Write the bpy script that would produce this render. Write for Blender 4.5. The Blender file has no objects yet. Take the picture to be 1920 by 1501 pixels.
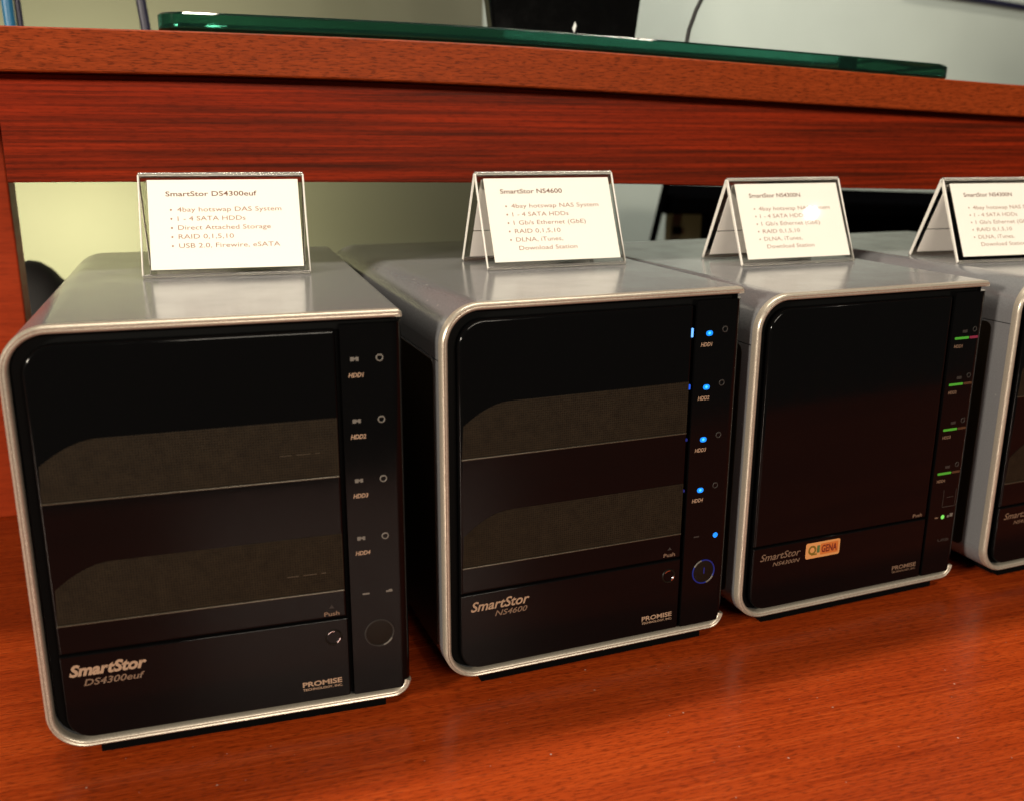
import bpy, bmesh, math, random
from mathutils import Vector, Matrix
random.seed(7)
R = math.radians
S = bpy.context.scene
COL = S.collection
MM = 0.001

# ------------------------------------------------------------------ camera
cam_d = bpy.data.cameras.new('camera')
cam = bpy.data.objects.new('camera', cam_d)
COL.objects.link(cam)
cam.location = (0.0809, -0.4062, 0.2663)
cam.rotation_euler = (1.303165, -0.00485, -0.30266)
cam_d.sensor_fit = 'HORIZONTAL'
cam_d.sensor_width = 36
cam_d.lens = 1816.8 * 36 / 1920
cam_d.clip_start = 0.01
cam_d.clip_end = 50
cam_d.dof.use_dof = True
cam_d.dof.focus_distance = 0.50
cam_d.dof.aperture_fstop = 9.0
S.camera = cam

# ------------------------------------------------------------------ world
w = bpy.data.worlds.new('World')
S.world = w
w.use_nodes = True
bg = w.node_tree.nodes['Background']
bg.inputs[0].default_value = (1.0, 0.93, 0.82, 1)
bg.inputs[1].default_value = 0.05
S.view_settings.view_transform = 'Standard'
S.view_settings.look = 'None'
S.view_settings.exposure = 0
S.view_settings.gamma = 1


# ------------------------------------------------------------------ lamps
def area(name, loc, target, sx, sy, watts, color):
    d = bpy.data.lights.new(name, 'AREA')
    d.shape = 'RECTANGLE'
    d.size, d.size_y = sx, sy
    d.energy = watts
    d.color = color
    o = bpy.data.objects.new(name, d)
    COL.objects.link(o)
    o.location = loc
    o.rotation_euler = (Vector(target) - Vector(loc)).to_track_quat('-Z', 'Y').to_euler()
    return o


def bulb(name, loc, radius, watts, color):
    d = bpy.data.lights.new(name, 'POINT')
    d.shadow_soft_size = radius
    d.energy = watts
    d.color = color
    o = bpy.data.objects.new(name, d)
    COL.objects.link(o)
    o.location = loc
    return o


WARM = (1.0, 0.89, 0.73)
area('ceiling_lamp', (0.35, 0.42, 1.75), (0.35, 0.12, 0.2), 1.5, 0.12, 34, WARM)
area('left_lamp', (-1.75, -1.15, 0.72), (0.2, 0.1, 0.15), 0.22, 0.22, 62, WARM)
area('front_fill', (0.5, -1.75, 0.84), (0.3, 0.2, 0.2), 1.0, 0.22, 25, WARM)  # added fill light from the camera side, no visible source
# small ceiling spot whose mirror image glints on the third placard
bulb('spot_lamp', (1.753, -0.915, 1.313), 0.010, 2.4, WARM)
# unseen lamp placed low behind the shelf to wash the partition
area('unseen_low_lamp', (-0.05, 0.56, 0.15), (-0.06, 0.80, 0.21), 0.08, 0.05, 6.0, (1.0, 0.92, 0.58))
area('wall_fill', (0.98, 0.60, 0.78), (0.98, 1.3, 0.2), 0.4, 0.2, 3.7, (0.98, 0.98, 0.90))  # unseen fill added to brighten the grey wall


# ------------------------------------------------------------------ materials
def mat(name, base, rough=0.5, metallic=0.0, ior=1.5, coat=0.0, trans=0.0, emit=None, estr=0.0, spec=0.5):
    m = bpy.data.materials.new(name)
    m.use_nodes = True
    b = m.node_tree.nodes['Principled BSDF']
    b.inputs['Base Color'].default_value = (*base, 1)
    b.inputs['Roughness'].default_value = rough
    b.inputs['Metallic'].default_value = metallic
    b.inputs['IOR'].default_value = ior
    b.inputs['Specular IOR Level'].default_value = spec
    b.inputs['Coat Weight'].default_value = coat
    b.inputs['Coat Roughness'].default_value = 0.03
    b.inputs['Transmission Weight'].default_value = trans
    if emit:
        b.inputs['Emission Color'].default_value = (*emit, 1)
        b.inputs['Emission Strength'].default_value = estr
    return m


class NT:
    def __init__(s, m):
        s.t = m.node_tree
        s.b = s.t.nodes['Principled BSDF']

    def n(s, typ, **kw):
        x = s.t.nodes.new(typ)
        for k, v in kw.items():
            if k in x.inputs:
                x.inputs[k].default_value = v
            else:
                setattr(x, k, v)
        return x

    def l(s, a, b):
        s.t.links.new(a, b)

    def coords(s, scale, rot=(0, 0, 0), loc=(0, 0, 0)):
        tc = s.n('ShaderNodeTexCoord')
        mp = s.n('ShaderNodeMapping')
        mp.inputs['Scale'].default_value = scale
        mp.inputs['Rotation'].default_value = rot
        mp.inputs['Location'].default_value = loc
        s.l(tc.outputs['Object'], mp.inputs['Vector'])
        return mp.outputs['Vector']

    def noise(s, vec, scale, detail=4, rough=0.55, dist=0.0):
        x = s.n('ShaderNodeTexNoise')
        x.inputs['Scale'].default_value = scale
        x.inputs['Detail'].default_value = detail
        x.inputs['Roughness'].default_value = rough
        x.inputs['Distortion'].default_value = dist
        s.l(vec, x.inputs['Vector'])
        return x.outputs['Fac']

    def ramp(s, fac, stops):
        x = s.n('ShaderNodeValToRGB')
        e = x.color_ramp.elements
        while len(e) < len(stops):
            e.new(0.5)
        for el, (p, c) in zip(e, stops):
            el.position = p
            el.color = (*c, 1) if len(c) == 3 else c
        s.l(fac, x.inputs['Fac'])
        return x.outputs['Color']

    def mix(s, fac, a, b, mode='MIX'):
        x = s.n('ShaderNodeMix', data_type='RGBA', blend_type=mode)
        if isinstance(fac, (int, float)):
            x.inputs[0].default_value = fac
        else:
            s.l(fac, x.inputs[0])
        s.l(a, x.inputs[6])
        if isinstance(b, tuple):
            x.inputs[7].default_value = (*b, 1)
        else:
            s.l(b, x.inputs[7])
        return x.outputs[2]

    def bump(s, h, strength, dist):
        x = s.n('ShaderNodeBump')
        x.inputs['Strength'].default_value = strength
        x.inputs['Distance'].default_value = dist
        s.l(h, x.inputs['Height'])
        s.l(x.outputs['Normal'], s.b.inputs['Normal'])


def wood(name, dark, mid, light, band, streak, pore, rough, pore_amt, seed=0.0, spec=0.12, tilt=0.0, bandw=0.35, stretch=0.035, dust=False):
    """laminate with grain running along object X; band/streak/pore set the three grain scales"""
    m = mat(name, mid, rough, spec=spec)
    q = NT(m)
    v1 = q.coords((band * 0.10, band, band), (0, tilt, 0), (seed, seed * 2, seed))
    a = q.noise(v1, 1.0, 3, 0.5, 0.6)
    v2 = q.coords((streak * stretch, streak, streak), (0, tilt, 0), (seed, 3 + seed, 1))
    b = q.noise(v2, 1.0, 5, 0.65, 0.25)
    v3 = q.coords((pore * 0.16, pore, pore))
    c = q.noise(v3, 1.0, 2, 0.6)
    mx = q.n('ShaderNodeMath', operation='MULTIPLY_ADD')
    q.l(b, mx.inputs[0])
    mx.inputs[1].default_value = 1.0 - bandw
    ml = q.n('ShaderNodeMath', operation='MULTIPLY')
    q.l(a, ml.inputs[0])
    ml.inputs[1].default_value = bandw
    q.l(ml.outputs[0], mx.inputs[2])
    col = q.ramp(mx.outputs[0], [(0.36, dark), (0.50, mid), (0.64, light)])
    p = q.ramp(c, [(0.36, (1, 1, 1)), (0.50, (0, 0, 0))])
    pm = q.n('ShaderNodeMath', operation='MULTIPLY')
    q.l(p, pm.inputs[0])
    pm.inputs[1].default_value = pore_amt
    col = q.mix(pm.outputs[0], col, tuple(x * 0.35 for x in dark))
    d = q.noise(q.coords((1, 1, 1), loc=(4, 1, 7)), 420, 0, 0.5)
    if dust:
        dm = q.ramp(d, [(0.865, (0, 0, 0)), (0.89, (0.5, 0.5, 0.5))])
        col = q.mix(dm, col, (0.50, 0.44, 0.38))
    q.l(col, q.b.inputs['Base Color'])
    rr = q.n('ShaderNodeMapRange')
    q.l(b, rr.inputs[0])
    rr.inputs[3].default_value = rough - 0.06
    rr.inputs[4].default_value = rough + 0.10
    q.l(rr.outputs[0], q.b.inputs['Roughness'])
    q.bump(c, 0.25, 0.0003)
    return m


M = {}
M['desk'] = wood('desk_wood', (0.205, 0.0215, 0.0030), (0.300, 0.0365, 0.0046), (0.380, 0.053, 0.0070), 34, 480, 1100, 0.24, 0.55, spec=0.26, bandw=0.36, stretch=0.022, dust=True)
M['board'] = wood('board_wood', (0.175, 0.026, 0.0052), (0.225, 0.033, 0.0062), (0.275, 0.042, 0.008), 20, 500, 1100, 0.42, 0.65, 5, bandw=0.25, stretch=0.10, spec=0.06)
M['apron'] = wood('apron_wood', (0.055, 0.0072, 0.0024), (0.140, 0.0118, 0.0026), (0.245, 0.0190, 0.0034), 34, 380, 800, 0.45, 0.25, 9, tilt=0.035, bandw=0.22, stretch=0.014, spec=0.06)
M['post'] = wood('post_wood', (0.20, 0.020, 0.004), (0.25, 0.026, 0.005), (0.29, 0.032, 0.006), 20, 200, 600, 0.42, 0.2, 2)


def silver(name, base, rough, metallic):
    m = mat(name, base, rough, metallic)
    q = NT(m)
    v = q.coords((1, 1, 1))
    f = q.noise(v, 1500, 2, 0.6)
    g = q.noise(v, 30, 4, 0.6)
    d = tuple(x * 0.85 for x in base)
    u = tuple(min(1, x * 1.15) for x in base)
    col = q.ramp(f, [(0.35, d), (0.65, u)])
    sp = q.noise(q.coords((1, 1, 1), loc=(2, 5, 3)), 380, 0, 0.5)
    col = q.mix(q.ramp(sp, [(0.83, (0, 0, 0)), (0.87, (0.4, 0.4, 0.4))]), col, (0.55, 0.53, 0.50))
    q.l(col, q.b.inputs['Base Color'])
    rr = q.n('ShaderNodeMapRange')
    q.l(g, rr.inputs[0])
    rr.inputs[1].default_value = 0.3
    rr.inputs[2].default_value = 0.7
    rr.inputs[3].default_value = rough - 0.03
    rr.inputs[4].default_value = rough + 0.05
    q.l(rr.outputs[0], q.b.inputs['Roughness'])
    return m


M['silver'] = silver('silver_paint', (0.180, 0.183, 0.192), 0.17, 0.25)
M['trim'] = silver('polished_trim', (0.43, 0.385, 0.315), 0.32, 0.5)


def gloss_black(name, base, rough, dust):
    m = mat(name, base, rough, spec=0.17)
    q = NT(m)
    v = q.coords((1, 1, 1))
    f = q.noise(v, 60, 6, 0.7)
    g = q.noise(v, 2200, 1, 0.5)
    col = q.ramp(g, [(0.70, base), (0.84, tuple(x + dust for x in base))])
    q.l(col, q.b.inputs['Base Color'])
    rr = q.n('ShaderNodeMapRange')
    q.l(f, rr.inputs[0])
    rr.inputs[1].default_value = 0.3
    rr.inputs[2].default_value = 0.7
    rr.inputs[3].default_value = rough
    rr.inputs[4].default_value = rough + 0.08
    q.l(rr.outputs[0], q.b.inputs['Roughness'])
    return m


M['door'] = gloss_black('door_black', (0.0021, 0.0021, 0.0022), 0.05, 0.002)
M['black'] = gloss_black('side_black', (0.0021, 0.0021, 0.0022), 0.10, 0.003)
M['deep'] = mat('recess_black', (0.0012, 0.0012, 0.0012), 0.7, spec=0.1)
M['rubber'] = mat('rubber_black', (0.0008, 0.0008, 0.0008), 0.9, spec=0.05)
M['soft'] = mat('soft_black', (0.006, 0.006, 0.0055), 0.6)


def mesh_mat():
    m = mat('window_mesh', (0.016, 0.0115, 0.0062), 0.5, spec=0.12)
    q = NT(m)
    v = q.coords((1, 1, 1))
    vo = q.n('ShaderNodeTexVoronoi')
    vo.inputs['Scale'].default_value = 900
    vo.inputs['Randomness'].default_value = 0.15
    q.l(v, vo.inputs['Vector'])
    n = q.noise(v, 160, 4, 0.7)
    a = q.ramp(vo.outputs['Distance'], [(0.25, (0.0055, 0.004, 0.0022)), (0.55, (0.0165, 0.0118, 0.0065))])
    b = q.ramp(n, [(0.3, (0.72, 0.72, 0.72)), (0.7, (1.2, 1.2, 1.2))])
    q.l(q.mix(1.0, a, b, 'MULTIPLY'), q.b.inputs['Base Color'])
    q.bump(vo.outputs['Distance'], 0.5, 0.0003)
    return m


M['mesh'] = mesh_mat()
M['ledge'] = mat('ledge_edge', (0.06, 0.048, 0.032), 0.3, 0.4)
M['tan'] = mat('tan_print', (0.29, 0.19, 0.125), 0.5)
M['tan_dim'] = mat('dim_tan_print', (0.145, 0.09, 0.058), 0.5)
M['grey'] = mat('grey_print', (0.115, 0.105, 0.09), 0.5)
M['grey_dim'] = mat('dim_grey_print', (0.018, 0.017, 0.015), 0.5)
M['glint_chrome'] = mat('glint_chrome', (0.7, 0.72, 0.78), 0.15, 1.0)
M['btn'] = mat('button_black', (0.0055, 0.0045, 0.003), 0.4, spec=0.2)
M['blue'] = mat('blue_led', (0.0, 0.05, 0.2), 0.3, emit=(0.008, 0.24, 1.0), estr=1.3)
M['core'] = mat('led_core', (0.0, 0.1, 0.3), 0.3, emit=(0.06, 0.50, 1.0), estr=1.6)
M['blue_hot'] = mat('bright_blue_reflection', (0.0, 0.05, 0.2), 0.3, emit=(0.16, 0.42, 1.0), estr=1.6)  # this and the next colour the LED reflection painted on the door edge
M['blue_mid'] = mat('soft_blue_reflection', (0.0, 0.02, 0.1), 0.3, emit=(0.02, 0.12, 0.9), estr=0.8)
M['blue_dim'] = mat('dim_led_and_reflection', (0.0, 0.01, 0.05), 0.3, emit=(0.03, 0.03, 0.35), estr=0.28)  # lit button marks, and the weaker reflections painted on the door edge
M['green'] = mat('green_led', (0.02, 0.1, 0.01), 0.3, emit=(0.05, 0.26, 0.02), estr=0.8)
M['green_hot'] = mat('bright_green_led', (0.02, 0.1, 0.01), 0.3, emit=(0.22, 0.75, 0.12), estr=1.0)
M['red'] = mat('red_led', (0.08, 0.01, 0.02), 0.4, emit=(0.20, 0.012, 0.035), estr=0.6)
M['brown_led'] = mat('unlit_led', (0.06, 0.028, 0.012), 0.4)
M['sticker'] = mat('sticker_cream', (0.55, 0.25, 0.085), 0.5)
M['sticker_in'] = mat('sticker_orange', (0.46, 0.125, 0.022), 0.5)
M['sticker_red'] = mat('sticker_red', (0.13, 0.012, 0.006), 0.5)
M['sticker_olive'] = mat('sticker_olive', (0.15, 0.095, 0.01), 0.5)
M['sticker_green'] = mat('sticker_green', (0.07, 0.12, 0.035), 0.5)
M['paper'] = mat('card_paper', (0.84, 0.81, 0.74), 0.55, coat=1.0)
M['paper_in'] = mat('inner_paper', (0.86, 0.80, 0.75), 0.6)
M['ink'] = mat('card_ink', (0.30, 0.165, 0.125), 0.6)
M['ink_dark'] = mat('title_ink', (0.15, 0.075, 0.055), 0.6)
M['edge'] = mat('acrylic_edge', (0.93, 0.89, 0.83), 0.10, trans=0.20)


M['clear'] = mat('clear_edge', (0.97, 0.95, 0.92), 0.04, trans=0.93, ior=1.49)


def acrylic():
    m = bpy.data.materials.new('clear_acrylic')
    m.use_nodes = True
    t = m.node_tree
    for n in list(t.nodes):
        t.nodes.remove(n)
    out = t.nodes.new('ShaderNodeOutputMaterial')
    mx = t.nodes.new('ShaderNodeMixShader')
    tr = t.nodes.new('ShaderNodeBsdfTransparent')
    tr.inputs[0].default_value = (0.93, 0.93, 0.91, 1)
    gl = t.nodes.new('ShaderNodeBsdfGlossy')
    gl.inputs['Roughness'].default_value = 0.03
    fr = t.nodes.new('ShaderNodeFresnel')
    fr.inputs['IOR'].default_value = 1.45
    t.links.new(fr.outputs[0], mx.inputs[0])
    t.links.new(tr.outputs[0], mx.inputs[1])
    t.links.new(gl.outputs[0], mx.inputs[2])
    t.links.new(mx.outputs[0], out.inputs[0])
    return m


M['acrylic'] = acrylic()


def wall_mat(name, base, var):
    m = mat(name, base, 0.85, spec=0.2)
    q = NT(m)
    v = q.coords((1, 1, 1))
    f = q.noise(v, 5, 5, 0.6)
    g = q.noise(v, 240, 3, 0.6)
    col = q.ramp(f, [(0.3, tuple(x * (1 - var) for x in base)), (0.7, tuple(x * (1 + var) for x in base))])
    q.l(col, q.b.inputs['Base Color'])
    q.bump(g, 0.15, 0.0006)
    return m


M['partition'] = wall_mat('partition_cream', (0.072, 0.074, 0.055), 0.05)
M['wall'] = wall_mat('wall_grey', (0.42, 0.47, 0.43), 0.04)
M['floor'] = wall_mat('floor_carpet', (0.016, 0.017, 0.019), 0.2)
M['glass'] = mat('green_glass', (0.035, 0.21, 0.14), 0.03, trans=0.95, ior=1.5)
M['navy'] = mat('navy_cable', (0.008, 0.008, 0.03), 0.4)
M['cyan'] = mat('blue_cable', (0.01, 0.13, 0.27), 0.4)
M['screen'] = gloss_black('display_black', (0.0015, 0.0015, 0.0015), 0.08, 0.001)
M['white'] = mat('white_mark', (0.75, 0.78, 0.76), 0.4)
M['case'] = mat('case_black', (0.0010, 0.0010, 0.0012), 0.9, spec=0.0)
M['side'] = mat('side_panel_brown', (0.012, 0.008, 0.004), 0.45, spec=0.2)
M['olive'] = mat('case_side', (0.055, 0.048, 0.018), 0.5)


# ------------------------------------------------------------------ helpers
def obj(name, bm, m, parent=None, smooth=False, label=None, bev=None):
    me = bpy.data.meshes.new(name)
    bmesh.ops.recalc_face_normals(bm, faces=bm.faces)
    bm.to_mesh(me)
    bm.free()
    ms = m if isinstance(m, (list, tuple)) else [m]
    for x in ms:
        me.materials.append(x)
    if smooth:
        for p in me.polygons:
            p.use_smooth = True
        me.set_sharp_from_angle(angle=R(38))
        for p in me.polygons:
            if p.area > 0.0012:
                p.use_smooth = False
    o = bpy.data.objects.new(name, me)
    COL.objects.link(o)
    if parent:
        o.parent = parent
    if label:
        o['label'] = label
    if bev:
        b = o.modifiers.new('bevel', 'BEVEL')
        b.width = bev
        b.segments = 2
        b.limit_method = 'ANGLE'
    return o


def thing(name, label, cat, loc=(0, 0, 0), rz=0, group=None):
    o = bpy.data.objects.new(name, None)
    COL.objects.link(o)
    o.location = loc
    o.rotation_euler = (0, 0, rz)
    tag(o, label, cat, group)
    return o


def tag(o, label=None, cat=None, group=None, kind=None):
    for k, v in (('label', label), ('category', cat), ('group', group), ('kind', kind)):
        if v:
            o[k] = v
    return o


def box(bm, x0, x1, y0, y1, z0, z1):
    v = [bm.verts.new((x, y, z)) for x in (x0, x1) for y in (y0, y1) for z in (z0, z1)]
    for f in ((0, 1, 3, 2), (4, 6, 7, 5), (0, 4, 5, 1), (2, 3, 7, 6), (0, 2, 6, 4), (1, 5, 7, 3)):
        bm.faces.new([v[i] for i in f])
    return v


def rrect(x0, x1, z0, z1, r, seg=8):
    """outline, r = radii (bl, br, tr, tl); counter-clockwise from bottom-left"""
    out = []
    for (cx, cz, rad, a0) in ((x0, z0, r[0], 180), (x1, z0, r[1], 270), (x1, z1, r[2], 0), (x0, z1, r[3], 90)):
        sx = 1 if cx == x0 else -1
        sz = 1 if cz == z0 else -1
        for k in range(seg + 1):
            a = R(a0 + 90 * k / seg)
            out.append((cx + sx * rad + rad * math.cos(a), cz + sz * rad + rad * math.sin(a)))
    return out


def slab(bm, outlines, cap0=True, cap1=True):
    """outlines: list of (outline2d, y); lofts them, caps the ends (XZ outlines)"""
    rings = [[bm.verts.new((x, y, z)) for x, z in o] for o, y in outlines]
    n = len(rings[0])
    for a, b in zip(rings, rings[1:]):
        for i in range(n):
            j = (i + 1) % n
            bm.faces.new((a[i], a[j], b[j], b[i]))
    if cap0:
        bm.faces.new(rings[0])
    if cap1:
        bm.faces.new(rings[-1][::-1])


def panel(bm, x0, x1, z0, z1, r, yf, yb, bev):
    """rounded panel facing -y with a bevelled front edge"""
    o = rrect(x0, x1, z0, z1, r)
    lay = [(o, yb)]
    for k in range(6):
        a = math.pi / 2 * k / 5
        d = bev * (1 - math.cos(a))
        lay.append((rrect(x0 + d, x1 - d, z0 + d, z1 - d, [max(0.05 * MM, q - d) for q in r]), yf + bev * (1 - math.sin(a))))
    slab(bm, lay, cap0=False)


def arc(cx, cz, r, a0, a1, n):
    return [(cx + r * math.cos(R(a0 + (a1 - a0) * k / n)), cz + r * math.sin(R(a0 + (a1 - a0) * k / n))) for k in range(n + 1)]


def sweep(bm, path, section):
    """path: open 2D polyline in XZ with the inside on its left; section: closed loop of (inward offset, y)"""
    n = len(path)
    nor = []
    for i in range(n):
        a = Vector(path[max(0, i - 1)])
        b = Vector(path[min(n - 1, i + 1)])
        d = (b - a).normalized()
        nor.append(Vector((-d.y, d.x)))
    rings = []
    for (x, z), q in zip(path, nor):
        rings.append([bm.verts.new((x + q.x * off, y, z + q.y * off)) for off, y in section])
    k = len(section)
    for a, b in zip(rings, rings[1:]):
        for i in range(k):
            j = (i + 1) % k
            bm.faces.new((a[i], a[j], b[j], b[i]))
    bm.faces.new(rings[0])
    bm.faces.new(rings[-1][::-1])


def tube(bm, pts, r, seg=10):
    pts = [Vector(p) for p in pts]
    rings = []
    for i, p in enumerate(pts):
        d = (pts[min(i + 1, len(pts) - 1)] - pts[max(i - 1, 0)]).normalized()
        u = d.orthogonal().normalized() if i == 0 else (u - d * u.dot(d)).normalized()
        v = d.cross(u)
        rings.append([bm.verts.new(p + (u * math.cos(2 * math.pi * k / seg) + v * math.sin(2 * math.pi * k / seg)) * r) for k in range(seg)])
    for a, b in zip(rings, rings[1:]):
        for k in range(seg):
            j = (k + 1) % seg
            bm.faces.new((a[k], a[j], b[j], b[k]))
    bm.faces.new(rings[0])
    bm.faces.new(rings[-1][::-1])


def ring(bm, cx, cz, r, t, y, a0=0, a1=360, n=28, hy=0.0004):
    """half-round ring (or arc of one) facing -y"""
    full = abs(a1 - a0) >= 360
    sec = [(-t, 0), (-t * 0.5, -hy), (t * 0.5, -hy), (t, 0)]
    rs = []
    for k in range(n + (0 if full else 1)):
        a = R(a0 + (a1 - a0) * k / n)
        rs.append([bm.verts.new((cx + (r + o) * math.cos(a), y + dy, cz + (r + o) * math.sin(a))) for o, dy in sec])
    m = len(rs)
    for k in range(m if full else m - 1):
        a, b = rs[k], rs[(k + 1) % m]
        for i in range(3):
            bm.faces.new((a[i], a[i + 1], b[i + 1], b[i]))


def disc(bm, cx, cz, r, y, n=20, dome=0.0):
    c = bm.verts.new((cx, y - dome, cz))
    vs = [bm.verts.new((cx + r * math.cos(2 * math.pi * k / n), y, cz + r * math.sin(2 * math.pi * k / n))) for k in range(n)]
    for k in range(n):
        bm.faces.new((c, vs[k], vs[(k + 1) % n]))


def text_mesh(body, x0, x1, z0, height, y, shear=0.0, bold=0.0, lines=1.0, fit=True):
    """flat lettering facing -y as a bmesh, fitted to x0..x1 with its baseline at z0; height = capital height"""
    cu = bpy.data.curves.new('lettering', 'FONT')
    cu.body = body
    cu.size = 1.0
    cu.shear = shear
    cu.offset = bold
    cu.resolution_u = 3
    cu.extrude = 0.0
    t = bpy.data.objects.new('lettering', cu)
    COL.objects.link(t)
    dg = bpy.context.evaluated_depsgraph_get()
    me = bpy.data.meshes.new_from_object(t.evaluated_get(dg))
    bpy.data.objects.remove(t)
    bpy.data.curves.remove(cu)
    xs = [v.co.x for v in me.vertices]
    lo, hi = min(xs), max(xs)
    k = (x1 - x0) / (hi - lo) if fit else height / 0.69
    kz = height / 0.69
    bm = bmesh.new()
    bm.from_mesh(me)
    bpy.data.meshes.remove(me)
    for v in bm.verts:
        v.co = Vector((x0 + (v.co.x - lo) * k, y, z0 + v.co.y * kz))
    return bm


def text(name, parent, m, *a, **k):
    bm = text_mesh(*a, **k)
    me = bpy.data.meshes.new(name)
    for f in bm.faces:
        if f.normal.y > 0:
            f.normal_flip()
    bm.to_mesh(me)
    bm.free()
    me.materials.append(m)
    o = bpy.data.objects.new(name, me)
    COL.objects.link(o)
    o.parent = parent
    return o


def rect_faces(bm, x0, x1, z0, z1, y):
    bm.faces.new([bm.verts.new(p) for p in ((x0, y, z0), (x1, y, z0), (x1, y, z1), (x0, y, z1))])


# ------------------------------------------------------------------ setting
bm = bmesh.new()
box(bm, -2.2, 3.2, -1.6, 2.6, -0.80, -0.75)
tag(obj('floor', bm, M['floor']), 'dark carpet floor under the desk', kind='structure')
bm = bmesh.new()
box(bm, 0.30, 3.2, 1.30, 1.40, -0.75, 2.4)
tag(obj('wall', bm, M['wall']), 'pale grey painted wall behind the shelf', kind='structure')
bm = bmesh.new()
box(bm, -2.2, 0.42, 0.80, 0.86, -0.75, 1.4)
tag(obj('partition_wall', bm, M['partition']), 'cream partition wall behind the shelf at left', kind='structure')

# ------------------------------------------------------------------ desk
desk = thing('desk', 'red brown wooden desk top that the silver boxes stand on', 'desk', (0.3, 0.1, 0))
bm = bmesh.new()
box(bm, -1.3, 1.5, -0.43, 0.52, -0.035, 0.0)
obj('desk_top', bm, M['desk'], desk, bev=0.002)
for x in (-1.24, 1.20):
    bm = bmesh.new()
    box(bm, x, x + 0.03, -0.36, 0.56, -0.75, -0.035)
    obj('desk_leg', bm, M['post'], desk)

# ------------------------------------------------------------------ shelf
shelf = thing('wooden_shelf', 'red brown wooden shelf with deep apron spanning behind the silver boxes', 'shelf', (-0.10, 0.185, 0))


def cubic(xs, ys):
    n = len(xs)

    def f(x):
        if x <= xs[0]:
            return ys[0]
        for i in range(n - 1):
            if x <= xs[i + 1] or i == n - 2:
                m0 = (ys[i + 1] - ys[i - 1]) / (xs[i + 1] - xs[i - 1]) if i else 0.0
                m1 = (ys[i + 2] - ys[i]) / (xs[i + 2] - xs[i]) if i < n - 2 else (ys[-1] - ys[-2]) / (xs[-1] - xs[-2])
                h = xs[i + 1] - xs[i]
                t = (x - xs[i]) / h
                if t > 1:
                    return ys[-1] + m1 * (x - xs[-1]) * 0.6
                return ((2 * t**3 - 3 * t**2 + 1) * ys[i] + (t**3 - 2 * t**2 + t) * h * m0
                        + (-2 * t**3 + 3 * t**2) * ys[i + 1] + (t**3 - t**2) * h * m1)
    return f


board_top = cubic([-0.02, 0.116, 0.265, 0.440, 0.650], [0.3196, 0.3198, 0.3178, 0.3112, 0.3022])
board_bot = cubic([-0.02, 0.114, 0.265, 0.442, 0.654], [0.2972, 0.2972, 0.2945, 0.2885, 0.2806])
apron_bot = cubic([-0.02, 0.141, 0.341, 0.602], [0.2392, 0.2380, 0.2350, 0.2280])


def beam(bm, x0, x1, y0, y1, lo, hi, n=40, ev=0.0):
    rings = []
    for k in range(n + 1):
        x = x0 + (x1 - x0) * k / n
        a, b = lo(x), hi(x)
        rings.append([bm.verts.new(p) for p in ((x, y0, a + ev), (x, y0, b - ev), (x, y0 + ev, b), (x, y1, b), (x, y1, a), (x, y0 + ev, a))])
    for p, q in zip(rings, rings[1:]):
        for i in range(6):
            j = (i + 1) % 6
            bm.faces.new((p[i], p[j], q[j], q[i]))
    bm.faces.new(rings[0])
    bm.faces.new(rings[-1][::-1])


OX, OY = -0.10, 0.185
bm = bmesh.new()
beam(bm, -0.40, 1.20, 0.185, 0.52, board_bot, board_top, ev=0.0008)
bmesh.ops.translate(bm, verts=bm.verts, vec=(-OX, -OY, 0))
obj('shelf_board', bm, M['board'], shelf)
bm = bmesh.new()
beam(bm, -0.0215, 1.18, 0.200, 0.218, apron_bot, lambda x: board_bot(x) - 0.0002, ev=0.0006)
bmesh.ops.translate(bm, verts=bm.verts, vec=(-OX, -OY, 0))
obj('apron', bm, M['apron'], shelf)
for x0, x1 in ((-0.115, -0.0417), (1.10, 1.17)):
    bm = bmesh.new()
    box(bm, x0 - OX, x1 - OX, 0.320 - OY, 0.345 - OY, 0.0, board_bot((x0 + x1) / 2) - 0.0002)
    o = obj('post', bm, M['post'], shelf, bev=0.0012)
# the grain of the posts runs upward
for m in (M['post'],):
    for n in m.node_tree.nodes:
        if n.type == 'MAPPING':
            n.inputs['Rotation'].default_value = (0, R(90), 0)


# ------------------------------------------------------------------ storage boxes
KINDS = {
    'A': dict(W=158.8, T=194.0, D=247.4),
    'B': dict(W=156.0, T=188.7, D=247.4),
}


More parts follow.
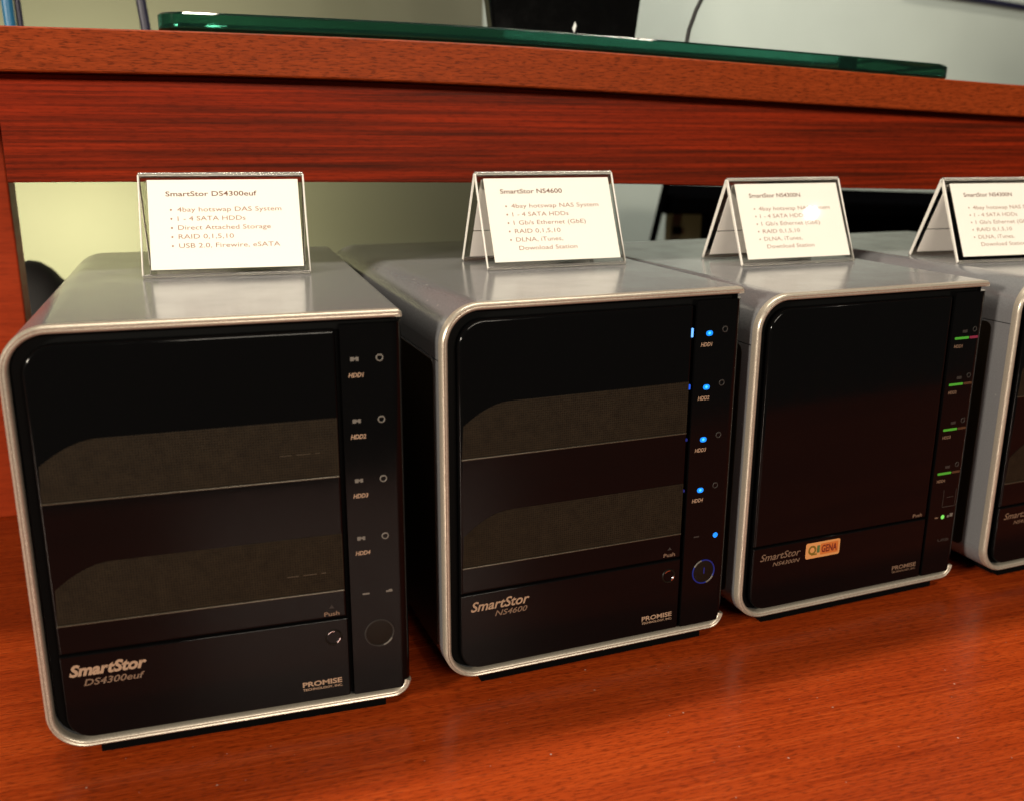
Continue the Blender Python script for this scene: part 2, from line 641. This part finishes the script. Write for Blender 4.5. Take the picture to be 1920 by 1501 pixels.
def storage_box(name, label, kind, loc, rz, opt):
    k = KINDS[kind]
    W, T, D = k['W'] * MM, k['T'] * MM, k['D'] * MM
    ZB = 8 * MM
    root = thing(name, label, 'storage box', loc, rz, 'silver storage boxes in a row on the desk')
    R1, R2 = 19 * MM, 17 * MM
    top = [(W - 0.2 * MM, T - 3.2 * MM)] + arc(W - 2.4 * MM, T - 2.2 * MM, 2.2 * MM, 0, 90, 5)[0:]
    top += arc(R1, T - R1, R1, 90, 180, 14)
    seam = T - 26 * MM
    top += [(0, seam + 0.25 * MM)]
    side = [(0, seam - 0.25 * MM), (0, (seam + ZB) / 2)] + arc(R2, ZB + R2, R2, 180, 270, 14)
    side += [(W * 0.5, ZB)] + arc(W - 9 * MM, ZB + 9 * MM, 9 * MM, 270, 352, 8)
    cov = [(0, 3.2 * MM), (0, D), (3.0 * MM, D), (3.0 * MM, 3.2 * MM)]
    bm = bmesh.new()
    sweep(bm, top, cov)
    obj('top_cover', bm, M['silver'], root, True)
    bm = bmesh.new()
    sweep(bm, side, cov)
    obj('side_cover', bm, M['silver'], root, True)
    bm = bmesh.new()
    tr = [(0.0, 3.2), (0.0, 0.3), (0.4, -0.7), (1.1, -1.2), (1.7, -0.9), (2.0, -1.0), (2.6, -0.9), (3.2, -0.3), (3.4, 0.5), (3.4, 3.2)]
    sweep(bm, top[:-1] + side[1:], [(a * MM, b * MM) for a, b in tr])
    obj('front_trim', bm, M['trim'], root, True)
    # black body inside the wrap-around cover, open to the right side
    o = rrect(3.2 * MM, W - 0.4 * MM, ZB + 3.2 * MM, T - 3.2 * MM, (14 * MM, 6 * MM, 1.5 * MM, 16 * MM))
    bm = bmesh.new()
    slab(bm, [(o, 5.0 * MM), (o, D - 0.5 * MM)])
    obj('body', bm, M['black'], root, True)
    bm = bmesh.new()
    o = rrect(4.2 * MM, W - 4.5 * MM, ZB + 4.2 * MM, T - 4.2 * MM, (12 * MM, 3 * MM, 1 * MM, 14 * MM))
    slab(bm, [(o, 4.0 * MM), (o, 4.9 * MM)])
    obj('front_recess', bm, M['deep'], root, True)
    bm = bmesh.new()
    ins = opt.get('strip', 11) * MM
    o = rrect(ins, D - 5 * MM, ZB + 13 * MM, seam - 1.2 * MM, [4 * MM] * 4, 5)
    ra = [bm.verts.new((0.5 * MM, y, z)) for y, z in o]
    rb = [bm.verts.new((-0.3 * MM, y, z)) for y, z in o]
    for i in range(len(o)):
        j = (i + 1) % len(o)
        bm.faces.new((ra[i], ra[j], rb[j], rb[i]))
    bm.faces.new(rb)
    obj('side_panel', bm, M['side'], root)
    bm = bmesh.new()
    box(bm, 20 * MM, W - 12 * MM, 3.5 * MM, D - 14 * MM, 2.2 * MM, ZB + 0.4 * MM)
    obj('base', bm, M['rubber'], root)
    for fx in (30 * MM, W - 26 * MM):
        for fy in (18 * MM, D - 34 * MM):
            bm = bmesh.new()
            box(bm, fx - 7 * MM, fx + 7 * MM, fy - 7 * MM, fy + 7 * MM, 0, 2.2 * MM)
            obj('foot', bm, M['rubber'], root)
    # door with a flap below its seam
    gx = 129.8 * MM
    top_d = T - 7.4 * MM
    sm = (53.0 if kind == 'A' else 50.2) * MM
    dx = 8.3 * MM
    yf = -0.6 * MM
    bm = bmesh.new()
    panel(bm, dx, gx, sm + 0.25 * MM, top_d, (0.4 * MM, 0.4 * MM, 1.2 * MM, 12.5 * MM), yf, 4 * MM, 1.5 * MM)
    obj('door', bm, M['door'], root, True)
    bm = bmesh.new()
    panel(bm, dx, gx, ZB + 4.8 * MM, sm - 0.25 * MM, (10.5 * MM, 1.2 * MM, 0.4 * MM, 0.4 * MM), yf, 4 * MM, 0.7 * MM)
    obj('lower_flap', bm, M['door'], root, True)
    # control panel wraps round the right edge of the front
    px0, px1 = 131.6 * MM, W - 0.1 * MM
    pz0, pz1 = ZB + 4.8 * MM, T - 5.6 * MM
    bm = bmesh.new()
    outl = [(px0, 4 * MM), (px0, yf)]
    r = 5 * MM
    outl += [(px1 - r + r * math.sin(R(a)), yf + r - r * math.cos(R(a))) for a in range(0, 91, 10)]
    outl += [(px1, 14 * MM), (px1 - 2 * MM, 14 * MM)]
    lo = [bm.verts.new((x, y, pz0)) for x, y in outl]
    hi = [bm.verts.new((x, y, pz1 - (0.0 if y > yf + 0.4 * MM else 0.0))) for x, y in outl]
    n = len(outl)
    for i in range(n):
        j = (i + 1) % n
        bm.faces.new((lo[i], lo[j], hi[j], hi[i]))
    bm.faces.new(lo)
    bm.faces.new(hi[::-1])
    obj('control_panel', bm, M['black'], root, True)
    ys = yf - 0.06 * MM

    # windows of perforated metal in the door
    def window(zb, zt, zc, mark):
        L, Rr = 9.4 * MM, gx - 0.9 * MM
        pts = [(L, zb), (Rr, zb), (Rr, zt + 0.6 * MM), (32 * MM, zt)]
        for q in range(1, 9):
            t = q / 8
            x = (1 - t) ** 2 * 32 * MM + 2 * (1 - t) * t * 22 * MM + t * t * 10.2 * MM
            z = (1 - t) ** 2 * zt + 2 * (1 - t) * t * (zt - 0.6 * MM) + t * t * zc
            pts.append((x, z))
        bm = bmesh.new()
        slab(bm, [(pts, yf + 0.4 * MM), (pts, ys - 0.10 * MM)], cap0=False)
        wo = obj('mesh_window', bm, M['mesh'], root)
        bm = bmesh.new()
        box(bm, L - 0.2 * MM, Rr, ys - 0.55 * MM, yf + 0.3 * MM, zb - 0.75 * MM, zb - 0.1 * MM)
        obj('ledge', bm, M['ledge'], wo, bev=0.2 * MM)
        if mark:
            bm = bmesh.new()
            for a, b in ((104, 109), (111, 117), (119, 121)):
                box(bm, a * MM, b * MM, ys - 0.3 * MM, ys, zb + mark * MM, zb + (mark + 0.35) * MM)
            obj('tray_mark', bm, M['ledge'], wo)

    for wz in opt.get('windows', ()):
        window(*[q * MM for q in wz[:3]], wz[3])
    # lettering
    z0 = opt['logo']
    text('logo_lettering', root, M[opt.get('logo_mat', 'tan')], 'SmartStor', z0[0] * MM, z0[1] * MM, z0[2] * MM, z0[3] * MM, ys, shear=0.28, bold=opt.get('logo_bold', 0.03))
    z1 = opt['model_at']
    text('model_lettering', root, M['tan_dim'], opt['model'], z1[0] * MM, z1[1] * MM, z1[2] * MM, z1[3] * MM, ys, shear=0.28, bold=0.012)
    pm = M['tan'] if kind == 'A' else M['tan_dim']
    text('maker_lettering', root, pm, 'PROMISE', 108 * MM, 126 * MM, 20.6 * MM, 2.4 * MM, ys, bold=0.03)
    text('maker_lettering', root, pm, 'TECHNOLOGY, INC.', 108 * MM, 126.2 * MM, 18.6 * MM, 1.1 * MM, ys, bold=0.02)
    if opt.get('push', True):
        dimp = M['tan_dim']
        text('push_lettering', root, dimp, 'Push', 119.3 * MM, 126.2 * MM, (55.0 if kind == 'A' else 52.0) * MM, 2.0 * MM, ys, bold=0.02)
    if kind == 'A':
        bm = bmesh.new()
        bm.faces.new([bm.verts.new(p) for p in ((121.6 * MM, ys, 58.6 * MM), (124.0 * MM, ys, 58.6 * MM), (122.8 * MM, ys, 60.4 * MM))])
        obj('arrow_mark', bm, M['grey_dim'], root)
        # push latch: dark dimple in a ring, its glints shaped as shiny metal arcs
        bm = bmesh.new()
        ring(bm, 123 * MM, 44 * MM, 3.5 * MM, 0.5 * MM, yf - 0.05 * MM)
        latch = obj('push_latch', bm, M['btn'], root, True)
        bm = bmesh.new()
        ring(bm, 123 * MM, 44 * MM, 3.1 * MM, 0.35 * MM, yf - 0.15 * MM, 80, 140, 8)
        ring(bm, 123 * MM, 44 * MM, 3.0 * MM, 0.55 * MM, yf - 0.15 * MM, 300, 350, 8)
        obj('rim_glints', bm, M['glint_chrome'], latch, True)
        # power button
        bm = bmesh.new()
        disc(bm, 144.2 * MM, 43 * MM, 6.3 * MM, yf - 0.1 * MM, 28, 0.5 * MM)
        btn = obj('power_button', bm, M['btn'], root, True)
        bm = bmesh.new()
        ring(bm, 144.2 * MM, 43 * MM, 6.6 * MM, 0.35 * MM, yf - 0.1 * MM)
        obj('button_rim', bm, M['blue_dim'] if opt['lit'] else M['grey_dim'], btn, True)
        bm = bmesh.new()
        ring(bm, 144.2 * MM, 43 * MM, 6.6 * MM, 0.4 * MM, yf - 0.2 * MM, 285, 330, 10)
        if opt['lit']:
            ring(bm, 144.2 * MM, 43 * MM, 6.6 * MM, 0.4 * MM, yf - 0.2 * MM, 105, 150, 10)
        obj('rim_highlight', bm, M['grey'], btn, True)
        if opt['lit']:
            bm = bmesh.new()
            rect_faces(bm, 143.9 * MM, 144.5 * MM, 42 * MM, 45.5 * MM, yf - 0.65 * MM)
            obj('power_mark', bm, M['blue_dim'], btn)
        for i in range(4):
            zr = (173.4 - 27.45 * i) * MM
            if opt['lit']:
                bm = bmesh.new()
                o1 = rrect(137.5 * MM, 141.2 * MM, zr - 3.0 * MM, zr - 0.4 * MM, [1.25 * MM] * 4, 5)
                o1 = [(x - 0.1 * MM, z + 0.2 * MM) for x, z in o1]
                slab(bm, [(o1, yf), (o1, yf - 0.2 * MM)], cap0=False)
                lamp = obj('indicator_light', bm, M['blue'], root)
                bm = bmesh.new()
                disc(bm, 139.2 * MM, zr - 1.4 * MM, 0.75 * MM, yf - 0.22 * MM, 12, 0.1 * MM)
                obj('lamp_core', bm, M['core'], lamp)
                # the lamp's reflection on the door's edge, modelled as a glowing strip
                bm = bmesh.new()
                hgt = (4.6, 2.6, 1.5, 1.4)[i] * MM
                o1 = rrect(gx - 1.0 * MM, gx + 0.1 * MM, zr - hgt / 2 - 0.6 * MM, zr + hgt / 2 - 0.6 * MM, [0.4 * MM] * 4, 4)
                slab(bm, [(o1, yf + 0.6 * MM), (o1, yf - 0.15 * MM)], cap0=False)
                obj('led_reflection', bm, (M['blue_hot'], M['blue_mid'], M['blue_dim'], M['blue_dim'])[i], root)
            else:
                bm = bmesh.new()
                rect_faces(bm, 135.6 * MM, 137.2 * MM, zr - 0.9 * MM, zr + 0.9 * MM, ys)
                rect_faces(bm, 138.0 * MM, 139.2 * MM, zr - 0.9 * MM, zr + 0.9 * MM, ys)
                rect_faces(bm, 137.2 * MM, 138.0 * MM, zr - 0.3 * MM, zr + 0.6 * MM, ys)
                obj('link_icon', bm, M['grey'], root)
            bm = bmesh.new()
            ring(bm, 148.3 * MM, zr, 1.4 * MM, 0.28 * MM, ys + 0.02 * MM, 0, 360, 16, 0.0001)
            rect_faces(bm, 147.2 * MM, 149.4 * MM, zr + 0.9 * MM, zr + 1.5 * MM, ys)
            obj('drive_icon', bm, M['grey_dim'] if opt['lit'] else M['grey'], root)
            text('bay_lettering', root, M['tan'], 'HDD%d' % (i + 1), 134.6 * MM, 141.3 * MM, zr - 8.0 * MM, 1.9 * MM, ys, shear=0.2, bold=0.03)
        bm = bmesh.new()
        rect_faces(bm, 137.0 * MM, 140.2 * MM, 63.2 * MM, 64.0 * MM, ys)
        obj('status_icon', bm, M['grey_dim'] if opt['lit'] else M['grey'], root)
        bm = bmesh.new()
        if opt['lit']:
            disc(bm, 150.2 * MM, 63 * MM, 1.5 * MM, yf - 0.1 * MM, 14, 0.2 * MM)
            obj('indicator_light', bm, M['blue'], root)
        else:
            rect_faces(bm, 147.8 * MM, 150.8 * MM, 63.1 * MM, 64.0 * MM, ys)
            rect_faces(bm, 149.0 * MM, 150.6 * MM, 64.0 * MM, 64.5 * MM, ys)
            obj('status_icon', bm, M['grey'], root)
    else:
        for i in range(4):
            zr = (157.0 - 26.8 * i) * MM
            bm = bmesh.new()
            o1 = rrect(134.4 * MM, 144.8 * MM, zr - 0.65 * MM, zr + 0.7 * MM, [0.5 * MM] * 4, 3)
            slab(bm, [(o1, yf), (o1, yf - 0.12 * MM)], cap0=False)
            obj('indicator_light', bm, M['green'], root)
            bm = bmesh.new()
            o1 = rrect(145.4 * MM, 151.6 * MM, zr - 0.7 * MM, zr + 0.7 * MM, [0.4 * MM] * 4, 3)
            slab(bm, [(o1, yf), (o1, yf - 0.12 * MM)], cap0=False)
            obj('indicator_light', bm, M['red'] if i == 0 else M['brown_led'], root, label='red indicator light' if i == 0 else None)
            bm = bmesh.new()
            rect_faces(bm, 139.6 * MM, 143.2 * MM, zr + 3.0 * MM, zr + 4.6 * MM, ys)
            obj('link_icon', bm, M['grey_dim'], root)
            bm = bmesh.new()
            ring(bm, 148.6 * MM, zr + 4.6 * MM, 1.3 * MM, 0.25 * MM, ys + 0.02 * MM, 0, 360, 14, 0.0001)
            obj('drive_icon', bm, M['grey_dim'], root)
            text('bay_lettering', root, M['tan_dim'], 'HDD%d' % (i + 1), 134.6 * MM, 140.8 * MM, zr - 5.4 * MM, 1.7 * MM, ys, bold=0.03)
        bm = bmesh.new()
        for a, b, c, d in ((141, 141.4, 55, 66), (150.5, 150.9, 55, 66), (141, 150.9, 55, 55.5), (144, 149, 61, 61.4)):
            rect_faces(bm, a * MM, b * MM, c * MM, d * MM, ys)
        obj('power_button', bm, M['grey_dim'], root)
        bm = bmesh.new()
        disc(bm, 142.6 * MM, 49.0 * MM, 1.35 * MM, yf - 0.1 * MM, 12, 0.2 * MM)
        obj('indicator_light', bm, M['green_hot'], root)
        bm = bmesh.new()
        rect_faces(bm, 136.6 * MM, 139.0 * MM, 48.6 * MM, 49.5 * MM, ys)
        obj('status_icon', bm, M['tan_dim'], root)
        bm = bmesh.new()
        rect_faces(bm, 146.0 * MM, 147.6 * MM, 48.2 * MM, 49.6 * MM, ys)
        rect_faces(bm, 148.0 * MM, 150.4 * MM, 48.4 * MM, 50.6 * MM, ys)
        obj('status_icon', bm, M['grey'], root)
        text('port_lettering', root, M['grey_dim'], 'USB', 141.0 * MM, 149.8 * MM, 33.2 * MM, 1.5 * MM, ys, bold=0.03)
    if opt.get('sticker'):
        bm = bmesh.new()
        o1 = rrect(43.6 * MM, 67.2 * MM, 38.2 * MM, 47.6 * MM, [1.2 * MM] * 4, 4)
        slab(bm, [(o1, yf), (o1, yf - 0.12 * MM)], cap0=False)
        st = obj('sticker', bm, M['sticker'], root)
        bm = bmesh.new()
        o1 = rrect(53.6 * MM, 66.0 * MM, 39.6 * MM, 46.4 * MM, [0.5 * MM] * 4, 3)
        slab(bm, [(o1, yf - 0.1 * MM), (o1, yf - 0.15 * MM)], cap0=False)
        obj('colour_field', bm, M['sticker_in'], st)
        bm = bmesh.new()
        ring(bm, 48.0 * MM, 43.2 * MM, 2.2 * MM, 0.6 * MM, yf - 0.14 * MM, 0, 360, 20, 0.00008)
        rect_faces(bm, 47.6 * MM, 51.4 * MM, 40.0 * MM, 41.0 * MM, yf - 0.16 * MM)
        obj('ring_mark', bm, M['sticker_olive'], st)
        bm = bmesh.new()
        rect_faces(bm, 51.2 * MM, 53.2 * MM, 41.2 * MM, 45.6 * MM, yf - 0.17 * MM)
        obj('green_mark', bm, M['sticker_green'], st)
        text('sticker_lettering', st, M['sticker_red'], 'GENA', 54.4 * MM, 65.2 * MM, 41.0 * MM, 4.2 * MM, yf - 0.2 * MM, bold=0.03)
    return root


BOX = [((0, 0), 0.0), ((0.17629, 0.00453), 0.07601), ((0.34357, 0.0179), 0.08502), ((0.51816, 0.02824), 0.08502)]
WIN_A = [(121.9, 147.6, 137.6, 11), (67.4, 94.0, 83.4, 9)]
storage_box('storage_box', 'silver and black storage box with all lights off, leftmost, under the DAS card', 'A',
            (*BOX[0][0], 0), BOX[0][1],
            dict(windows=WIN_A, lit=False, model='DS4300euf', logo=(11.4, 42.6, 42.9, 5.0), model_at=(16.7, 41.4, 37.9, 3.0), logo_bold=0.04))
storage_box('storage_box', 'silver and black storage box with a column of glowing blue lights', 'A',
            (*BOX[1][0], 0), BOX[1][1],
            dict(windows=[(q[0], q[1], q[2], 0) for q in WIN_A], lit=True, model='NS4600', logo=(13.3, 44, 43.6, 4.9), model_at=(25.7, 42.9, 39.4, 2.8), logo_bold=0.02))
storage_box('storage_box', 'silver and black storage box with green lights and an orange sticker', 'B',
            (*BOX[2][0], 0), BOX[2][1],
            dict(lit=True, model='NS4300N', logo=(13.1, 40.1, 41.9, 4.0), model_at=(21.6, 40.0, 37.9, 2.2), sticker=True, logo_mat='tan_dim', logo_bold=0.01))
storage_box('storage_box', 'silver and black storage box cut off by the right side of the picture', 'B',
            (*BOX[3][0], 0), BOX[3][1],
            dict(lit=True, model='NS4300N', logo=(13.1, 40.1, 41.9, 4.0), model_at=(21.6, 40.0, 37.9, 2.2), logo_mat='tan_dim', logo_bold=0.01, strip=16,
                 windows=[(120.0, 146.0, 136.0, 0), (66.0, 92.5, 82.0, 0)]))

# ------------------------------------------------------------------ placards
PW, PD, PH = 0.084, 0.0478, 0.0522
TILT = math.atan2(PD / 2, PH)          # lean of each leaf from the vertical
SL = math.hypot(PD / 2, PH)


def leaf(bm, x0, x1, s0, s1, t0, t1, back=False):
    """box on a leaf of the tent: s runs up the slope, t outward from the leaf's outer face"""
    vs = box(bm, x0, x1, -t1, -t0, s0, s1)
    m = Matrix.Rotation(-TILT, 4, 'X')
    for v in vs:
        v.co = m @ v.co
        if back:
            v.co.y = PD - v.co.y
    return vs


def edge_faces(bm, i):
    for f in bm.faces:
        if f.calc_area() < 0.0006:
            f.material_index = i


def placard(label, bi, x, y, a, title, lines):
    (bx, by), ba = BOX[bi]
    zt = 0.194 if bi < 2 else 0.1887
    X = bx + x * math.cos(ba) - y * math.sin(ba)
    Y = by + x * math.sin(ba) + y * math.cos(ba)
    root = thing('sign_holder', label, 'sign', (X, Y, zt + 0.0002), ba + a, 'tent signs standing on the silver boxes')
    th = 0.0022
    for nm, bk in (('front_leaf', False), ('back_leaf', True)):
        bm = bmesh.new()
        leaf(bm, 0, PW, 0.001, SL - 0.0012, -th, 0, bk)
        edge_faces(bm, 1)
        obj(nm, bm, [M['acrylic'], M['edge']], root)
    bm = bmesh.new()
    tube(bm, [(0, PD / 2, PH - 0.0016), (PW, PD / 2, PH - 0.0016)], 0.0014, 10)
    obj('ridge', bm, [M['clear']], root, True)
    for nm, yy in (('front_lip', 0.0006), ('back_lip', PD - 0.0006)):
        bm = bmesh.new()
        tube(bm, [(0, yy, 0.0009), (PW, yy, 0.0009)], 0.0009, 8)
        obj(nm, bm, M['clear'], root, True)
    for yy in (0.0011, PD - 0.0011):
        for xx in (0.0, PW):
            bm = bmesh.new()
            tube(bm, [(xx, yy, 0.001), (xx, PD / 2 + (yy - PD / 2) * 0.04, PH - 0.0015)], 0.0005, 8)
            obj('side_edge', bm, M['edge'], root, True)
    # printed card on the front leaf
    c0, c1 = 0.0042, PW - 0.0030
    s0, s1 = 0.0042, SL - 0.0046
    bm = bmesh.new()
    leaf(bm, c0, c1, s0, s1, 0.0002, 0.0005)
    card = obj('card', bm, M['paper'], root)
    rot = Matrix.Rotation(-TILT, 4, 'X')

    def put(name, m, *aa, **kk):
        o = text(name, card, m, *aa, **kk)
        for v in o.data.vertices:
            v.co = rot @ v.co
        return o
    cw, ch = c1 - c0, s1 - s0
    ty = -0.00056
    put('title_print', M['ink_dark'], title, c0 + cw * 0.115, c0 + cw * (0.115 + title_w(title)), s0 + ch * 0.815, 0.0026, ty, bold=0.012)
    for i, (ln, wd) in enumerate(lines):
        zl = s0 + ch * (0.64 - 0.101 * i)
        ind = 0.185 if ln[0] != ' ' else 0.20
        if ln[0] != ' ':
            bmd = bmesh.new()
            disc(bmd, c0 + cw * 0.145, zl + 0.0011, 0.00055, ty, 8)
            o = obj('bullet', bmd, M['ink'], card)
            for v in o.data.vertices:
                v.co = rot @ v.co
        put('line_print', M['ink'], ln.strip(), c0 + cw * ind, c0 + cw * (ind + wd), zl, 0.00245, ty)
    # plain paper on the inner side of the back leaf: an upper sheet and a lower one
    for nm, (q0, q1), t in (('inner_sheet', (0.0215, SL - 0.004), 0.0), ('inner_sheet', (0.004, 0.0207), 0.0)):
        bm = bmesh.new()
        leaf(bm, 0.0035, PW - 0.003, q0, q1, -th - 0.0006, -th - 0.0002, True)
        obj(nm, bm, M['paper_in'], root)
    return root


def title_w(t):
    return {'SmartStor DS4300euf': 0.60, 'SmartStor NS4600': 0.49}.get(t, 0.50)


NAS = [('4bay hotswap NAS System', 0.70), ('1 - 4 SATA HDDs', 0.445), ('1 Gb/s Ethernet (GbE)', 0.575), ('RAID 0,1,5,10', 0.36),
       ('DLNA, iTunes,', 0.37), (' Download Station', 0.46)]
placard('white tent sign for the DAS system on the leftmost silver box', 0, 0.0485, 0.1218, -0.0365, 'SmartStor DS4300euf',
        [('4bay hotswap DAS System', 0.69), ('1 - 4 SATA HDDs', 0.445), ('Direct Attached Storage', 0.61), ('RAID 0,1,5,10', 0.36), ('USB 2.0, Firewire, eSATA', 0.665)])
placard('white tent sign on the silver box with blue lights', 1, 0.0587, 0.0961, -0.0191, 'SmartStor NS4600', NAS)
placard('white tent sign with a round lamp glint on the box with green lights', 2, 0.0579, 0.0952, -0.0184, 'SmartStor NS4300N', NAS)
placard('white tent sign on the rightmost box, cut off by the right side of the picture', 3, 0.0216, 0.0655, -0.0868, 'SmartStor NS4300N', NAS)

# ------------------------------------------------------------------ things on and behind the shelf
# glass plate: a long rounded plate lying on the board, bent to the board's line
bm = bmesh.new()
GX0, GX1, GY0, GY1, GT = 0.064, 0.597, 0.1875, 0.44, 0.0102
outline = rrect(GX0, GX1, GY0, GY1, (0.014, 0.02, 0.03, 0.03), 8)
dense = []
for i, p in enumerate(outline):
    q = outline[(i + 1) % len(outline)]
    n = max(1, int(math.hypot(q[0] - p[0], q[1] - p[1]) / 0.02))
    dense += [(p[0] + (q[0] - p[0]) * t / n, p[1] + (q[1] - p[1]) * t / n) for t in range(n)]
cxg, cyg = (GX0 + GX1) / 2, (GY0 + GY1) / 2
lv = []
for ins, dz in ((0.0012, 0.0006), (0.0, 0.0018), (0.0, GT - 0.0012), (0.0012, GT)):
    ringv = []
    for x, y in dense:
        d = Vector((x - cxg, y - cyg))
        x2 = x - math.copysign(min(ins, abs(d.x)), d.x) * (1 if abs(d.x) > 0.22 else 0)
        y2 = y - math.copysign(min(ins, abs(d.y)), d.y) * (1 if abs(d.y) > 0.09 else 0)
        ringv.append(bm.verts.new((x2, y2, board_top(x2) + dz)))
    lv.append(ringv)
n = len(dense)
for a, b in zip(lv, lv[1:]):
    for i in range(n):
        j = (i + 1) % n
        bm.faces.new((a[i], a[j], b[j], b[i]))
for rg in (lv[0], lv[-1]):
    xs = sorted(range(n), key=lambda i: rg[i].co.x)
    f = bm.faces.new(rg)
    bmesh.ops.triangulate(bm, faces=[f])
bmesh.ops.translate(bm, verts=bm.verts, vec=(-GX0, -GY0, -0.31))
g = obj('glass_plate', bm, M['glass'], smooth=True)
g.location = (GX0, GY0, 0.31)
tag(g, 'thick green edged glass plate lying along the front of the wooden shelf', 'glass plate')

# black display that widens upward
zt = board_top(0.34) + GT
disp = thing('display', 'glossy black display standing on the glass plate with a small white mark', 'display', (0.343, 0.30, zt))
bm = bmesh.new()
pts = [(-0.0545, 0.0015), (0.0535, -0.0015), (0.085, 0.16), (0.085, 0.24), (-0.068, 0.24), (-0.068, 0.16)]
f0 = [bm.verts.new((x, z * 0.16, z)) for x, z in pts]
f1 = [bm.verts.new((x, 0.016 + z * 0.16, z)) for x, z in pts]
for i in range(6):
    j = (i + 1) % 6
    bm.faces.new((f0[i], f0[j], f1[j], f1[i]))
bm.faces.new(f0)
bm.faces.new(f1[::-1])
obj('display_panel', bm, M['screen'], disp, bev=0.0025)
bm = bmesh.new()
c = (0.0062, 0.0165)
bm.faces.new([bm.verts.new((c[0] + a, (c[1] + b) * 0.16 - 0.0012, c[1] + b)) for a, b in ((-0.0016, -0.001), (-0.0002, -0.004), (0.0017, 0.001), (0.0008, 0.0042))])
obj('white_mark', bm, M['white'], disp)
bm = bmesh.new()
box(bm, -0.04, 0.04, 0.018, 0.075, 0.0002, 0.006)
obj('display_foot', bm, M['screen'], disp, bev=0.001)

bm = bmesh.new()
zc = board_top(0.44) + GT
cab = [(0.447, 0.36, zc + 0.0017), (0.4425, 0.325, zc + 0.0017), (0.4395, 0.305, zc + 0.003), (0.4395, 0.30, zc + 0.010), (0.4415, 0.30, zc + 0.022),
       (0.4475, 0.302, zc + 0.036), (0.457, 0.305, zc + 0.052), (0.468, 0.31, zc + 0.075), (0.47, 0.32, zc + 0.12), (0.45, 0.34, zc + 0.16)]
tube(bm, [(x - 0.44, y - 0.3, z - zc) for x, y, z in cab], 0.0016, 8)
o = obj('cable', bm, M['soft'], smooth=True)
o.location = (0.44, 0.30, zc)
tag(o, 'thin black cable curving up from the glass plate right of the display', 'cable')

for nm, m, x, r_, lean, lab in (('cable', M['cyan'], -0.056, 0.0042, -0.02, 'bright blue cable hanging behind the left end of the shelf'),
                                ('cable', M['navy'], 0.045, 0.0040, -0.09, 'dark navy cable hanging behind the shelf left of the glass plate')):
    bm = bmesh.new()
    pts = [(lean * (z - 0.36), 0.0, z - 0.25) for z in (0.3205, 0.34, 0.36, 0.38, 0.42, 0.5, 0.7)]
    tube(bm, pts, r_, 10)
    if m == M['cyan']:
        n0 = len(bm.faces)
        tube(bm, [(p[0] + 0.0070, p[1] + 0.003, p[2]) for p in pts], r_ * 0.6, 10)
        bm.faces.ensure_lookup_table()
        for f in bm.faces[n0:]:
            f.material_index = 1
    o = obj(nm, bm, [m, M['navy']], smooth=True)
    o.location = (x, 0.50, 0.25)
    tag(o, lab, 'cable')
bm = bmesh.new()
tube(bm, [(-0.2, 0, 0.014), (0.0, 0, 0.0), (0.1, 0, -0.008), (0.25, 0, -0.016), (0.5, 0, -0.02)], 0.006, 8)
o = obj('cable', bm, M['navy'], smooth=True)
o.location = (1.60, 1.29, 0.527)
tag(o, 'dark cable running along the grey wall at the top right', 'cable')

# black case with a flat lid behind the third box
case = thing('black_case', 'big black case with a flat lid behind the box with green lights', 'case', (0.66, 0.80, 0.0), -0.46)
bm = bmesh.new()
box(bm, 0.062, 0.60, 0.0, 0.30, -0.74, 0.170)
obj('case_body', bm, M['case'], case, bev=0.004)
bm = bmesh.new()
vs = box(bm, 0.008, 0.62, -0.012, 0.31, 0.1705, 0.190)
for v in vs:
    v.co.z -= 0.012 * min(1.0, max(0.0, (v.co.x - 0.008) / 0.1)) if v.co.z > 0.18 else 0.006
obj('case_lid', bm, M['case'], case, bev=0.004)
bm = bmesh.new()
box(bm, 0.014, 0.0615, 0.004, 0.29, -0.74, 0.1640)
obj('case_end', bm, M['olive'], case)
bm = bmesh.new()
for z in (0.142, 0.118, 0.10):
    box(bm, 0.024, 0.036, 0.0005, 0.0038, z - 0.005, z + 0.005)
obj('case_latch', bm, M['case'], case)
stand = thing('folding_stand', 'slanted black metal leg leaning against the black case', 'stand', (0.62, 0.78, 0))
bm = bmesh.new()
for (p, q) in (((0.047, 0, 0.216), (-0.16, 0, -0.72)),):
    tube(bm, [p, q], 0.0045, 10)
obj('slanted_leg', bm, M['case'], stand, True)
bm = bmesh.new()
tube(bm, [(0.049, 0, 0.214), (0.22, 0.0, 0.205)], 0.0045, 10)
obj('cross_bar', bm, M['case'], stand, True)

# dark rounded object of unknown kind behind the first box
bm = bmesh.new()
bmesh.ops.create_uvsphere(bm, u_segments=24, v_segments=14, radius=1)
for v in bm.verts:
    p = v.co
    p.x *= 0.040 * (1 + 0.10 * math.sin(3 * p.z + 1))
    p.y *= 0.035
    p.z = 0.0835 + p.z * 0.083
o = obj('lump', bm, M['soft'], smooth=True)
o.location = (-0.057, 0.46, 0.0)
tag(o, 'dark rounded object standing on the desk behind the leftmost box', 'lump')

S.render.engine = 'CYCLES'
S.cycles.use_denoising = True
S.cycles.max_bounces = 10
S.cycles.transparent_max_bounces = 12
